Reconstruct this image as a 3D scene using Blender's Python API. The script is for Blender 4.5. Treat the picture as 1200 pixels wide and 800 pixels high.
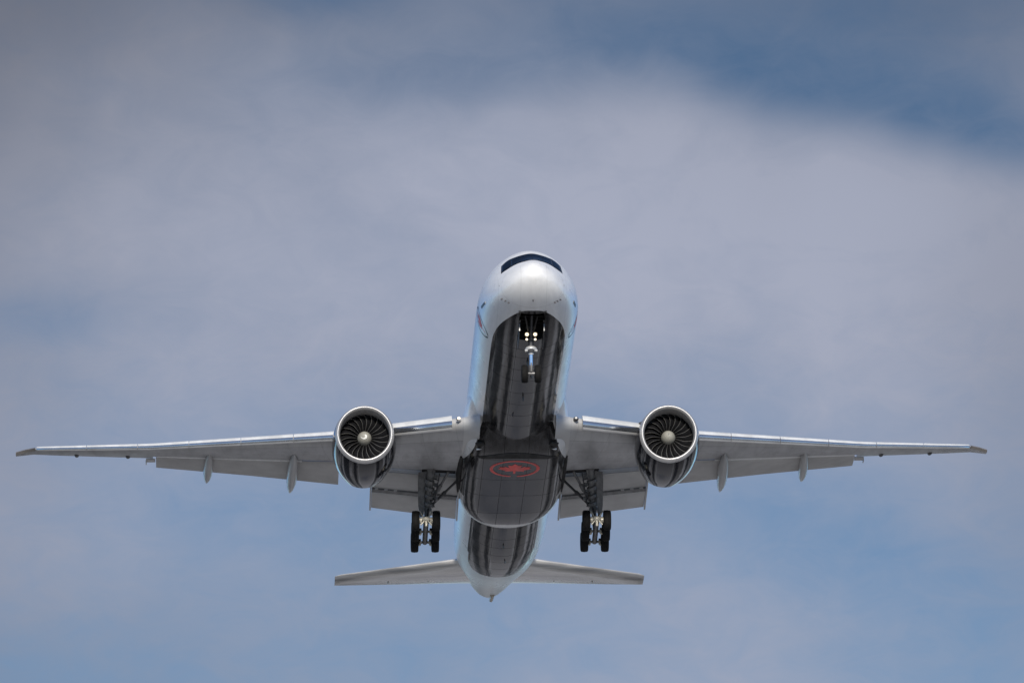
import bpy, bmesh, math, random
from math import sin, cos, pi, sqrt, radians
from mathutils import Vector, Matrix

for o in list(bpy.data.objects):
    bpy.data.objects.remove(o)
random.seed(5)
sc = bpy.context.scene
col = sc.collection

# ------------------------------------------------------------------ camera
LENS_PX = 7834.16
cam_d = bpy.data.cameras.new("camera")
cam = bpy.data.objects.new("camera", cam_d)
col.objects.link(cam)
cam_d.sensor_width = 36.0
cam_d.lens = LENS_PX / 1200 * 36
cam_d.clip_start = 0.5
cam_d.clip_end = 120000
cam.location = (0, 0, 1.7)
cam.rotation_euler = (radians(90 + 12.0), 0, 0)
sc.camera = cam

# ------------------------------------------------------------------ light
SUN_EL, SUN_AZ = radians(26), radians(178)      # azimuth clockwise from +Y
sun_d = bpy.data.lights.new("sun", 'SUN')
sun_d.energy = 4.4
sun_d.angle = radians(8)
sun_d.color = (1.0, 0.94, 0.86)
sun = bpy.data.objects.new("sun", sun_d)
col.objects.link(sun)
sdir = Vector((sin(SUN_AZ) * cos(SUN_EL), cos(SUN_AZ) * cos(SUN_EL), sin(SUN_EL)))
sun.rotation_euler = sdir.to_track_quat('Z', 'Y').to_euler()
sun.location = (0, 0, 400)

vs = sc.view_settings
vs.view_transform = 'Standard'
vs.look = 'None'
vs.exposure = 0.0
vs.gamma = 1.0
vs.use_curve_mapping = False


class NT:
    """small helper for node trees"""
    def __init__(self, tree):
        self.t = tree
        tree.nodes.clear()

    def n(self, typ, **kw):
        nd = self.t.nodes.new(typ)
        for k, v in kw.items():
            setattr(nd, k, v)
        return nd

    def link(self, a, b):
        self.t.links.new(a, b)

    def put(self, sock, v):
        if hasattr(v, 'is_linked') or isinstance(v, bpy.types.NodeSocket):
            self.t.links.new(v, sock)
        else:
            sock.default_value = v

    def m(self, op, a, b=0.0, c=0.0, clamp=False):
        nd = self.n('ShaderNodeMath', operation=op, use_clamp=clamp)
        self.put(nd.inputs[0], a)
        self.put(nd.inputs[1], b)
        self.put(nd.inputs[2], c)
        return nd.outputs[0]

    def vm(self, op, a, b=(0, 0, 0), scale=None):
        nd = self.n('ShaderNodeVectorMath', operation=op)
        self.put(nd.inputs[0], a)
        self.put(nd.inputs[1], b)
        if scale is not None:
            self.put(nd.inputs['Scale'], scale)
        return nd.outputs['Value'] if op in ('LENGTH', 'DOT_PRODUCT') else nd.outputs[0]

    def noise(self, vec, scale, detail=4.0, rough=0.5, dist=0.0, color=False):
        nd = self.n('ShaderNodeTexNoise')
        self.put(nd.inputs['Vector'], vec)
        nd.inputs['Scale'].default_value = scale
        nd.inputs['Detail'].default_value = detail
        nd.inputs['Roughness'].default_value = rough
        nd.inputs['Distortion'].default_value = dist
        return nd.outputs['Color' if color else 'Fac']

    def mapr(self, v, a, b, c=0.0, d=1.0, smooth=True):
        nd = self.n('ShaderNodeMapRange', interpolation_type='SMOOTHSTEP' if smooth else 'LINEAR')
        self.put(nd.inputs['Value'], v)
        self.put(nd.inputs['From Min'], a)
        self.put(nd.inputs['From Max'], b)
        self.put(nd.inputs['To Min'], c)
        self.put(nd.inputs['To Max'], d)
        return nd.outputs['Result']

    def mix(self, f, a, b, blend='MIX'):
        nd = self.n('ShaderNodeMix', data_type='RGBA', blend_type=blend)
        self.put(nd.inputs[0], f)
        self.put(nd.inputs[6], a if not isinstance(a, tuple) else (*a[:3], 1))
        self.put(nd.inputs[7], b if not isinstance(b, tuple) else (*b[:3], 1))
        return nd.outputs[2]

    def sep(self, v):
        nd = self.n('ShaderNodeSeparateXYZ')
        self.link(v, nd.inputs[0])
        return nd.outputs

    def comb(self, x, y, z):
        nd = self.n('ShaderNodeCombineXYZ')
        for i, v in enumerate((x, y, z)):
            self.put(nd.inputs[i], v)
        return nd.outputs[0]


# ------------------------------------------------------------------ sky
SKY_STRENGTH = 0.09
world = bpy.data.worlds.new("World")
sc.world = world
world.use_nodes = True
w = NT(world.node_tree)
sky = w.n('ShaderNodeTexSky', sky_type='NISHITA', sun_disc=False, sun_elevation=SUN_EL,
          sun_rotation=SUN_AZ, altitude=3000.0, air_density=1.0, dust_density=0.2, ozone_density=3.0)
direc = w.n('ShaderNodeTexCoord').outputs['Generated']
dx, dy, dz = w.sep(direc)
K = LENS_PX / 1000.0
U = w.m('MULTIPLY', dx, K)
V = w.m('MULTIPLY', w.m('SUBTRACT', dz, sin(radians(12))), K / cos(radians(12)))
dirk = w.vm('SCALE', direc, scale=K)
warp = w.noise(dirk, 2.2, 3.0, 0.55, color=True)
wx, wy, wz = w.sep(warp)
UW = w.m('ADD', U, w.m('MULTIPLY', w.m('SUBTRACT', wx, 0.5), 0.22))
VW = w.m('ADD', V, w.m('MULTIPLY', w.m('SUBTRACT', wy, 0.5), 0.16))


def gauss(u, v, cx, cy, rx, ry, amp, tilt=0.0):
    a = w.m('SUBTRACT', u, cx)
    b = w.m('SUBTRACT', v, cy)
    if tilt:
        ct, st = cos(radians(tilt)), sin(radians(tilt))
        a2 = w.m('ADD', w.m('MULTIPLY', a, ct), w.m('MULTIPLY', b, st))
        b2 = w.m('SUBTRACT', w.m('MULTIPLY', b, ct), w.m('MULTIPLY', a, st))
        a, b = a2, b2
    a = w.m('MULTIPLY', a, 1 / rx)
    b = w.m('MULTIPLY', b, 1 / ry)
    q = w.m('ADD', w.m('MULTIPLY', a, a), w.m('MULTIPLY', b, b))
    return w.m('MULTIPLY', w.m('EXPONENT', w.m('MULTIPLY', q, -1.0)), amp)


def total(vals):
    s = vals[0]
    for v in vals[1:]:
        s = w.m('ADD', s, v)
    return s


# openings in the cloud deck where the blue shows
gaps = total([gauss(UW, VW, *g) for g in (
    (0.30, 0.300, 0.23, 0.050, 0.52, -15), (0.57, 0.245, 0.17, 0.060, 0.52, -24),
    (-0.10, 0.300, 0.20, 0.05, 0.36, 8), (-0.20, 0.40, 0.10, 0.035, 0.40),
    (0.18, 0.40, 0.50, 0.09, 0.30), (-0.57, 0.03, 0.11, 0.035, 0.36),
    (-0.24, -0.20, 0.30, 0.10, 0.34, -12), (0.24, -0.17, 0.28, 0.08, 0.30, -25),
    (0.47, -0.29, 0.26, 0.10, 0.24, -25), (-0.50, -0.40, 0.45, 0.07, 0.36), (0.05, -0.40, 0.5, 0.05, 0.16),
    (0.62, -0.42, 0.18, 0.14, 0.20), (0.05, -0.27, 0.75, 0.17, 0.22), (0.45, 0.38, 0.32, 0.11, 0.30))])
n3 = w.noise(w.comb(w.m('MULTIPLY', dx, K * 0.8), dy, w.m('MULTIPLY', dz, K * 1.5)), 15.0, 8.0, 0.62, 0.8)
n1 = w.noise(dirk, 3.2, 6.0, 0.52, 0.4)
n2 = w.noise(w.comb(w.m('MULTIPLY', dx, K * 0.6), dy, w.m('MULTIPLY', dz, K * 1.6)), 7.5, 5.0, 0.55, 0.3)
dens = w.m('ADD', 0.90, w.m('MULTIPLY', w.m('SUBTRACT', n1, 0.5), 0.40))
dens = w.m('ADD', dens, w.m('MULTIPLY', w.m('SUBTRACT', n2, 0.5), w.mapr(V, -0.15, 0.10, 0.34, 0.16)))
dens = w.m('ADD', dens, w.m('MULTIPLY', w.m('SUBTRACT', n3, 0.5), w.mapr(V, -0.15, 0.12, 0.52, 0.36)))
dens = w.m('SUBTRACT', dens, gaps)
# the bank ends in a clearer curved edge towards the upper right
UE = w.m('MAXIMUM', w.m('ADD', UW, 0.04), 0.0)
arc = w.m('SUBTRACT', 0.295, w.m('MULTIPLY', w.m('MULTIPLY', UE, UE), 0.24))
ve = w.m('ADD', w.m('ADD', V, w.m('MULTIPLY', w.m('SUBTRACT', wy, 0.5), 0.07)), w.m('MULTIPLY', w.m('SUBTRACT', n3, 0.5), 0.05))
step = w.mapr(w.m('SUBTRACT', ve, arc), -0.040, 0.025, 0.14, -0.03)
dens = w.m('ADD', dens, w.m('MULTIPLY', w.m('MULTIPLY', step, w.mapr(V, -0.12, 0.08, 0.0, 1.0)), w.mapr(U, -0.20, 0.20, 0.0, 1.0)))
# away from this bank of cloud the sky opens up to clear blue
bank = w.mapr(w.m('ADD', w.m('MULTIPLY', U, U), w.m('MULTIPLY', w.m('MULTIPLY', V, V), 0.8)), 0.7, 3.5, 0.0, 0.75)
bank = w.m('MULTIPLY', bank, w.mapr(dy, -0.2, 0.6, 0.7, 1.0))
dens = w.m('SUBTRACT', dens, bank)
cover = w.mapr(dens, 0.05, 1.0, 0.05, 0.97, smooth=False)
# thick cloud and a painted corner vignette are greyer, sunlit cloud paler
thick = total([gauss(UW, VW, *g) for g in (
    (-0.60, 0.38, 0.42, 0.20, 0.42), (0.52, 0.42, 0.35, 0.16, 0.40), (0.62, -0.10, 0.14, 0.40, 0.16),
    (-0.66, 0.0, 0.16, 0.40, 0.20), (-0.10, 0.46, 0.5, 0.12, 0.30), (-0.5, -0.42, 0.4, 0.12, 0.22))])
lit = w.m('SUBTRACT', 1.0, thick)
lit = w.m('ADD', lit, w.m('MULTIPLY', w.m('SUBTRACT', n1, 0.5), 0.14))
lit = w.m('ADD', lit, gauss(UW, VW, 0.08, 0.13, 0.50, 0.20, 0.09, -8))
CLOUD = (0.358, 0.384, 0.482)
cl = w.n('ShaderNodeVectorMath', operation='SCALE')
cl.inputs[0].default_value = tuple(c / SKY_STRENGTH for c in CLOUD)
w.link(lit, cl.inputs['Scale'])
rr = w.m('ADD', w.m('MULTIPLY', U, U), w.m('MULTIPLY', V, V))
far = w.mapr(rr, 0.7, 5.0, 0.0, 1.0)
far = w.m('MAXIMUM', far, w.mapr(dy, -0.1, 0.5, 1.0, 0.0))
tint = w.mix(far, (0.47, 0.52, 0.52), (0.80, 1.05, 1.25))     # dimmed behind the bank; extra blue added out of view lights the hull sides
blue = w.vm('MULTIPLY', sky.outputs[0], tint)
blue = w.vm('SCALE', blue, scale=w.mapr(V, -0.15, 0.25, 1.28, 0.95))
final = w.mix(cover, blue, cl.outputs[0])
bg = w.n('ShaderNodeBackground')
w.link(final, bg.inputs['Color'])
bg.inputs['Strength'].default_value = SKY_STRENGTH
wo = w.n('ShaderNodeOutputWorld')
w.link(bg.outputs[0], wo.inputs['Surface'])


# ------------------------------------------------------------------ materials
def material(name, base, rough=0.5, metal=0.0, coat=0.0, var=0.12, nscale=0.6, stretch=(1, 0.2, 1),
             bump=0.0, ior=1.5, emit=None, bscale=3.0):
    m = bpy.data.materials.new(name)
    m.use_nodes = True
    t = NT(m.node_tree)
    b = t.n('ShaderNodeBsdfPrincipled')
    out = t.n('ShaderNodeOutputMaterial')
    t.link(b.outputs[0], out.inputs[0])
    co = t.n('ShaderNodeTexCoord').outputs['Object']
    v = t.vm('MULTIPLY', co, stretch)
    f = t.noise(v, nscale, 6.0, 0.62)
    k = t.mapr(f, 0.3, 0.7, 1 - var, 1 + var)
    c = t.vm('SCALE', base, scale=k)
    t.link(c, b.inputs['Base Color'])
    r = t.mapr(t.noise(co, 1.7, 4.0), 0.3, 0.7, rough * 0.85, rough * 1.15)
    t.link(r, b.inputs['Roughness'])
    b.inputs['Metallic'].default_value = metal
    b.inputs['IOR'].default_value = ior
    b.inputs['Coat Weight'].default_value = coat
    b.inputs['Coat Roughness'].default_value = 0.08
    if bump:
        bp = t.n('ShaderNodeBump')
        bp.inputs['Strength'].default_value = bump
        bp.inputs['Distance'].default_value = 0.05
        t.link(t.noise(t.vm('MULTIPLY', co, (1, 0.35, 1)), bscale, 3.0, 0.5), bp.inputs['Height'])
        t.link(bp.outputs[0], b.inputs['Normal'])
    if emit:
        b.inputs['Emission Color'].default_value = (*emit[0], 1)
        b.inputs['Emission Strength'].default_value = emit[1]
    return m


def livery(name, seams):
    """white gloss upper paint, black gloss belly paint; the attribute 'belly' is below 1 on the black"""
    m = bpy.data.materials.new(name)
    m.use_nodes = True
    t = NT(m.node_tree)
    b = t.n('ShaderNodeBsdfPrincipled')
    out = t.n('ShaderNodeOutputMaterial')
    t.link(b.outputs[0], out.inputs[0])
    co = t.n('ShaderNodeTexCoord').outputs['Object']
    x, y, z = t.sep(co)
    at = t.n('ShaderNodeAttribute', attribute_name='belly').outputs['Fac']
    isb = t.m('LESS_THAN', at, 1.0)
    streak = t.noise(t.vm('MULTIPLY', co, (2.2, 0.10, 2.2)), 1.4, 7.0, 0.65)
    patch = t.noise(t.vm('MULTIPLY', co, (1, 0.5, 1)), 0.8, 6.0, 0.6)
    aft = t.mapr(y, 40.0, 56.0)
    wcol = t.mix(aft, (0.785, 0.785, 0.775), (0.70, 0.77, 0.80))  # white turns bluer towards the tail, skylight put into the paint
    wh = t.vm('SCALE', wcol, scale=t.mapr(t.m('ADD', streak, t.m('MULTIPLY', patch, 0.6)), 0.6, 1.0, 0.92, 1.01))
    bk = t.vm('SCALE', (0.017, 0.016, 0.0165), scale=t.mapr(t.m('ADD', streak, t.m('MULTIPLY', patch, 0.5)), 0.60, 0.95, 0.5, 2.2))
    # panel seams round the hull
    seam = None
    for s0 in seams:
        d = t.m('LESS_THAN', t.m('ABSOLUTE', t.m('SUBTRACT', y, s0)), 0.024)
        seam = d if seam is None else t.m('MAXIMUM', seam, d)
    for x0 in (0.78, 2.05):
        d = t.m('LESS_THAN', t.m('ABSOLUTE', t.m('SUBTRACT', t.m('ABSOLUTE', x), x0)), 0.012)
        d = t.m('MULTIPLY', d, t.m('LESS_THAN', z, 0.0))
        seam = t.m('MAXIMUM', seam, d)
    c = t.mix(isb, wh, bk)
    c = t.mix(t.m('MULTIPLY', seam, t.mapr(isb, 0, 1, 0.16, 0.55)), c, (0.002, 0.002, 0.002))
    sr = t.m('MULTIPLY', seam, isb)
    t.link(c, b.inputs['Base Color'])
    rr = t.m('ADD', t.mapr(patch, 0.3, 0.7, 0.08, 0.16), t.mapr(isb, 0, 1, 0.18, 0.0))
    t.link(t.m('ADD', rr, t.m('MULTIPLY', sr, 0.6)), b.inputs['Roughness'])
    b.inputs['Specular IOR Level'].default_value = 0.5
    t.link(t.m('SUBTRACT', 0.5, t.m('MULTIPLY', sr, 0.4)), b.inputs['Specular IOR Level'])
    t.link(t.mapr(isb, 0, 1, 1.5, 1.47), b.inputs['IOR'])
    t.link(t.mapr(isb, 0, 1, 0.15, 0.0), b.inputs['Coat Weight'])
    b.inputs['Coat Roughness'].default_value = 0.30
    bp = t.n('ShaderNodeBump')
    t.link(t.mapr(isb, 0, 1, 0.06, 0.22), bp.inputs['Strength'])
    bp.inputs['Distance'].default_value = 0.04
    t.link(t.noise(t.vm('MULTIPLY', co, (1.0, 0.22, 1.0)), 2.2, 3.0, 0.5), bp.inputs['Height'])
    t.link(bp.outputs[0], b.inputs['Normal'])
    t.link(bp.outputs[0], b.inputs['Coat Normal'])
    return m


M = {}
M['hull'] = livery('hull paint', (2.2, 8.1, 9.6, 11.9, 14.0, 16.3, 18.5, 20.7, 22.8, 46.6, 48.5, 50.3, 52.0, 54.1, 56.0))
M['fairing'] = livery('fairing paint', (27.9, 31.9, 35.2, 38.9))
M['white'] = material('white gloss paint', (0.76, 0.765, 0.76), 0.25, coat=0.5, var=0.06)
M['grey'] = material('wing grey paint', (0.42, 0.422, 0.428), 0.42, coat=0.15, var=0.14, nscale=0.9, stretch=(1, 0.25, 1))
M['flap'] = material('flap grey paint', (0.46, 0.455, 0.445), 0.45, coat=0.1, var=0.12, nscale=0.9, stretch=(0.5, 0.6, 1))
M['fair'] = material('fairing grey paint', (0.44, 0.44, 0.435), 0.4, coat=0.2, var=0.10)
M['slat'] = material('slat bare aluminium', (0.62, 0.65, 0.68), 0.20, metal=0.95, var=0.08, bump=0.06)
M['lip'] = material('inlet lip aluminium', (0.50, 0.495, 0.49), 0.42, metal=0.6, var=0.06)
M['stab'] = material('tailplane pale grey paint', (0.56, 0.55, 0.53), 0.18, coat=0.6, var=0.16, nscale=1.0, stretch=(0.12, 1.2, 1), bump=0.5, bscale=1.0)
def wing_paint():
    m = M['grey']
    t = NT.__new__(NT)
    t.t = m.node_tree
    b = next(n for n in t.t.nodes if n.type == 'BSDF_PRINCIPLED')
    base = b.inputs['Base Color'].links[0].from_socket
    co = t.n('ShaderNodeTexCoord').outputs['Object']
    x, y, z = t.sep(co)
    ax = t.m('ABSOLUTE', x)
    xc = t.n('ShaderNodeAttribute', attribute_name='chord').outputs['Fac']
    # paler unpainted leading edge panel, then seams along and across the span
    front = t.m('MULTIPLY', t.m('GREATER_THAN', xc, 0.0005), t.m('LESS_THAN', xc, 0.135))
    c = t.mix(t.m('MULTIPLY', front, 0.45), base, (0.52, 0.52, 0.51))
    seam = None
    for x0, wd in ((0.135, 0.0030), (0.30, 0.0018), (0.52, 0.0018), (0.66, 0.0025)):
        d = t.m('LESS_THAN', t.m('ABSOLUTE', t.m('SUBTRACT', xc, x0)), wd)
        seam = d if seam is None else t.m('MAXIMUM', seam, d)
    fr = t.m('FRACT', t.m('DIVIDE', t.m('ADD', ax, t.m('MULTIPLY', y, 0.12)), 2.3))
    rib = t.m('LESS_THAN', fr, 0.014)
    c = t.mix(t.m('MULTIPLY', t.m('MAXIMUM', seam, t.m('MULTIPLY', rib, 0.6)), 0.45), c, (0.07, 0.07, 0.07))
    st = t.noise(t.comb(t.m('MULTIPLY', ax, 1.3), t.m('MULTIPLY', y, 0.12), 0.0), 1.5, 5.0, 0.65)
    k = t.mapr(st, 0.45, 0.75, 1.0, 0.80)
    c = t.vm('SCALE', c, scale=k)
    # rows of oval tank access panels
    uu = t.m('SUBTRACT', t.m('FRACT', t.m('DIVIDE', ax, 0.66)), 0.5)
    vv = t.m('MULTIPLY', t.m('SUBTRACT', xc, 0.41), 26.0)
    rr = t.m('SQRT', t.m('ADD', t.m('POWER', t.m('MULTIPLY', uu, 3.4), 2.0), t.m('MULTIPLY', vv, vv)))
    oval = t.m('LESS_THAN', t.m('ABSOLUTE', t.m('SUBTRACT', rr, 1.0)), 0.13)
    c = t.mix(t.m('MULTIPLY', oval, 0.16), c, (0.06, 0.06, 0.06))
    glove = t.m('LESS_THAN', ax, 3.38)
    c = t.mix(glove, c, (0.52, 0.52, 0.51))
    t.link(c, b.inputs['Base Color'])


wing_paint()


def tail_reflections():  # spanwise streaks in the base colour stand in for ground reflections
    m = M['stab']
    t = m.node_tree
    b = next(n for n in t.nodes if n.type == 'BSDF_PRINCIPLED')
    co = t.nodes.new('ShaderNodeTexCoord')
    sp = t.nodes.new('ShaderNodeSeparateXYZ')
    t.links.new(co.outputs['Object'], sp.inputs[0])
    ab = t.nodes.new('ShaderNodeMath'); ab.operation = 'ABSOLUTE'
    t.links.new(sp.outputs[0], ab.inputs[0])
    mu = t.nodes.new('ShaderNodeMath'); mu.operation = 'MULTIPLY_ADD'
    t.links.new(ab.outputs[0], mu.inputs[0]); mu.inputs[1].default_value = -0.78
    t.links.new(sp.outputs[1], mu.inputs[2])
    cb = t.nodes.new('ShaderNodeCombineXYZ')
    m2 = t.nodes.new('ShaderNodeMath'); m2.operation = 'MULTIPLY'; m2.inputs[1].default_value = 0.10
    t.links.new(ab.outputs[0], m2.inputs[0])
    t.links.new(m2.outputs[0], cb.inputs[0]); t.links.new(mu.outputs[0], cb.inputs[1])
    ns = t.nodes.new('ShaderNodeTexNoise'); ns.inputs['Scale'].default_value = 1.1; ns.inputs['Detail'].default_value = 5
    t.links.new(cb.outputs[0], ns.inputs['Vector'])
    rp = t.nodes.new('ShaderNodeValToRGB')
    rp.color_ramp.elements[0].position = 0.35; rp.color_ramp.elements[0].color = (0.34, 0.335, 0.325, 1)
    rp.color_ramp.elements[1].position = 0.65; rp.color_ramp.elements[1].color = (0.66, 0.64, 0.60, 1)
    t.links.new(ns.outputs['Fac'], rp.inputs[0])
    t.links.new(rp.outputs[0], b.inputs['Base Color'])


tail_reflections()
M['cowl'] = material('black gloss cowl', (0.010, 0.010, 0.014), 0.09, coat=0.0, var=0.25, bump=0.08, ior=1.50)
M['barrel'] = material('inlet liner grey', (0.26, 0.255, 0.25), 0.5, var=0.10)
M['blade'] = material('dark composite blade', (0.007, 0.007, 0.008), 0.4, var=0.2)
M['edge'] = material('titanium blade edge', (0.30, 0.295, 0.28), 0.4, metal=0.6, var=0.1)
M['spinner'] = material('spinner grey paint', (0.30, 0.292, 0.25), 0.45, coat=0.1, var=0.10)
M['swirl'] = material('white spiral paint', (0.85, 0.84, 0.78), 0.4)
M['dark'] = material('dark grey metal', (0.055, 0.055, 0.058), 0.45, metal=0.3, var=0.3)
M['strut'] = material('gear grey paint', (0.15, 0.15, 0.15), 0.4, metal=0.2, var=0.3, nscale=4)
M['cream'] = material('pale gear metal', (0.60, 0.56, 0.46), 0.4, metal=0.2, var=0.3, nscale=5)
M['chrome'] = material('polished steel', (0.85, 0.86, 0.88), 0.12, metal=1.0, var=0.05)
M['collar'] = material('light grey gear paint', (0.46, 0.46, 0.45), 0.35, metal=0.3)
M['slatpaint'] = material('slat pale grey paint', (0.60, 0.61, 0.61), 0.4, coat=0.1, var=0.12, nscale=1.2)
M['tyre'] = material('black rubber', (0.009, 0.0085, 0.008), 0.85, var=0.3, nscale=6, stretch=(1, 1, 1), ior=1.3)
M['bay'] = material('bay and shade black', (0.018, 0.018, 0.018), 0.8, var=0.4, nscale=3, stretch=(1, 1, 1))
M['glass'] = material('cockpit glass', (0.004, 0.007, 0.014), 0.10, coat=0.0, var=0.1, ior=1.10)
next(n for n in M['glass'].node_tree.nodes if n.type == 'BSDF_PRINCIPLED').inputs['Specular IOR Level'].default_value = 0.22
M['red'] = material('red paint', (0.74, 0.085, 0.075), 0.5, coat=0.0, var=0.15, nscale=2)
M['black'] = material('black line paint', (0.010, 0.009, 0.010), 0.4, ior=1.2)
M['lamp'] = material('lit landing lamp', (1, 0.9, 0.7), 0.3, emit=((1.0, 0.80, 0.56), 1.7))
M['titan'] = material('heat stained titanium', (0.50, 0.44, 0.37), 0.35, metal=0.6, var=0.25)


# ------------------------------------------------------------------ mesh helpers
BASE = Vector((0.0, 37.0, -6.45))           # under the main wheels


def finish(me, smooth=True, ang=35):
    bm = bmesh.new()
    bm.from_mesh(me)
    bmesh.ops.recalc_face_normals(bm, faces=bm.faces)
    bm.to_mesh(me)
    bm.free()
    if smooth:
        me.shade_smooth()
        me.set_sharp_from_angle(angle=radians(ang))


class MB:
    def __init__(self):
        self.v, self.f, self.mi = [], [], []

    def add(self, vs, fs, mi=0):
        o = len(self.v)
        self.v += [tuple(p) for p in vs]
        self.f += [tuple(i + o for i in f) for f in fs]
        self.mi += [mi] * len(fs)

    def loft(self, rings, mi=0, cap=(True, True), closed=True):
        n = len(rings[0])
        vs = [p for r in rings for p in r]
        fs = []
        for i in range(len(rings) - 1):
            for j in range(n if closed else n - 1):
                k = (j + 1) % n
                fs.append((i * n + j, i * n + k, (i + 1) * n + k, (i + 1) * n + j))
        if closed and cap[0]:
            fs.append(tuple(range(n)))
        if closed and cap[1]:
            fs.append(tuple((len(rings) - 1) * n + j for j in range(n)))
        self.add(vs, fs, mi)

    def tube(self, p0, p1, r0, r1=None, n=14, mi=0):
        r1 = r0 if r1 is None else r1
        p0, p1 = Vector(p0), Vector(p1)
        d = (p1 - p0).normalized()
        a = d.orthogonal().normalized()
        b = d.cross(a)
        rings = [[p + (a * cos(2 * pi * k / n) + b * sin(2 * pi * k / n)) * r for k in range(n)]
                 for p, r in ((p0, r0), (p1, r1))]
        self.loft(rings, mi)

    def box(self, c, sx, sy, sz, rot=None, mi=0, bev=0.0):
        c = Vector(c)
        R = rot if rot is not None else Matrix.Identity(3)
        vs = []
        for z in (-1, 1):
            k = 1.0
            for x, y in ((-1, -1), (1, -1), (1, 1), (-1, 1)):
                vs.append(c + R @ Vector((x * sx / 2, y * sy / 2, z * sz / 2)))
        self.add(vs, [(0, 1, 2, 3), (4, 5, 6, 7), (0, 1, 5, 4), (1, 2, 6, 5), (2, 3, 7, 6), (3, 0, 4, 7)], mi)

    def revolve(self, prof, frame, n=48, mi=0, cap=(False, False)):
        """prof: (d, r) pairs; frame(d, r, ang) -> point"""
        self.loft([[frame(d, r, 2 * pi * k / n) for k in range(n)] for d, r in prof], mi, cap)

    def ball(self, c, rx, ry, rz, mi=0, n=16):
        c = Vector(c)
        rings = []
        for i in range(1, 9):
            t = pi * i / 9
            rings.append([c + Vector((rx * sin(t) * cos(2 * pi * k / n), ry * sin(t) * sin(2 * pi * k / n), -rz * cos(t))) for k in range(n)])
        self.loft(rings, mi)

    def build(self, name, mats, parent=None, smooth=True, ang=35, origin=None, label=None):
        me = bpy.data.meshes.new(name)
        org = Vector(origin) if origin is not None else Vector((0, 0, 0))
        me.from_pydata([tuple(Vector(p) - org) for p in self.v], [], self.f)
        for m in (mats if isinstance(mats, (list, tuple)) else [mats]):
            me.materials.append(m)
        for p, i in zip(me.polygons, self.mi):
            p.material_index = i
        finish(me, smooth, ang)
        o = bpy.data.objects.new(name, me)
        col.objects.link(o)
        if parent is not None:
            o.parent = parent
            o.location = org - BASE if parent is root else org - parent_origin(parent)
        if label:
            o['label'] = label
        return o


def parent_origin(p):
    return p.location + BASE


def mirror(pts, s):
    return [Vector((p[0] * s, p[1], p[2])) for p in pts]


def herm(xs, ys, x):
    if x <= xs[0]:
        return ys[0]
    if x >= xs[-1]:
        return ys[-1]
    n = len(xs)
    h = [xs[i + 1] - xs[i] for i in range(n - 1)]
    d = [(ys[i + 1] - ys[i]) / h[i] for i in range(n - 1)]
    i = 0
    while x > xs[i + 1]:
        i += 1

    def slope(j):
        if j == 0:
            return d[0]
        if j == n - 1:
            return d[-1]
        if d[j - 1] * d[j] <= 0:
            return 0.0
        w1, w2 = 2 * h[j] + h[j - 1], h[j] + 2 * h[j - 1]
        return (w1 + w2) / (w1 / d[j - 1] + w2 / d[j])
    t = (x - xs[i]) / h[i]
    return ((2 * t**3 - 3 * t**2 + 1) * ys[i] + (t**3 - 2 * t**2 + t) * h[i] * slope(i)
            + (-2 * t**3 + 3 * t**2) * ys[i + 1] + (t**3 - t**2) * h[i] * slope(i + 1))


def lin(xs, ys, x):
    for i in range(len(xs) - 1):
        if x <= xs[i + 1]:
            f = (x - xs[i]) / (xs[i + 1] - xs[i])
            return ys[i] + (ys[i + 1] - ys[i]) * f
    return ys[-1]


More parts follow.
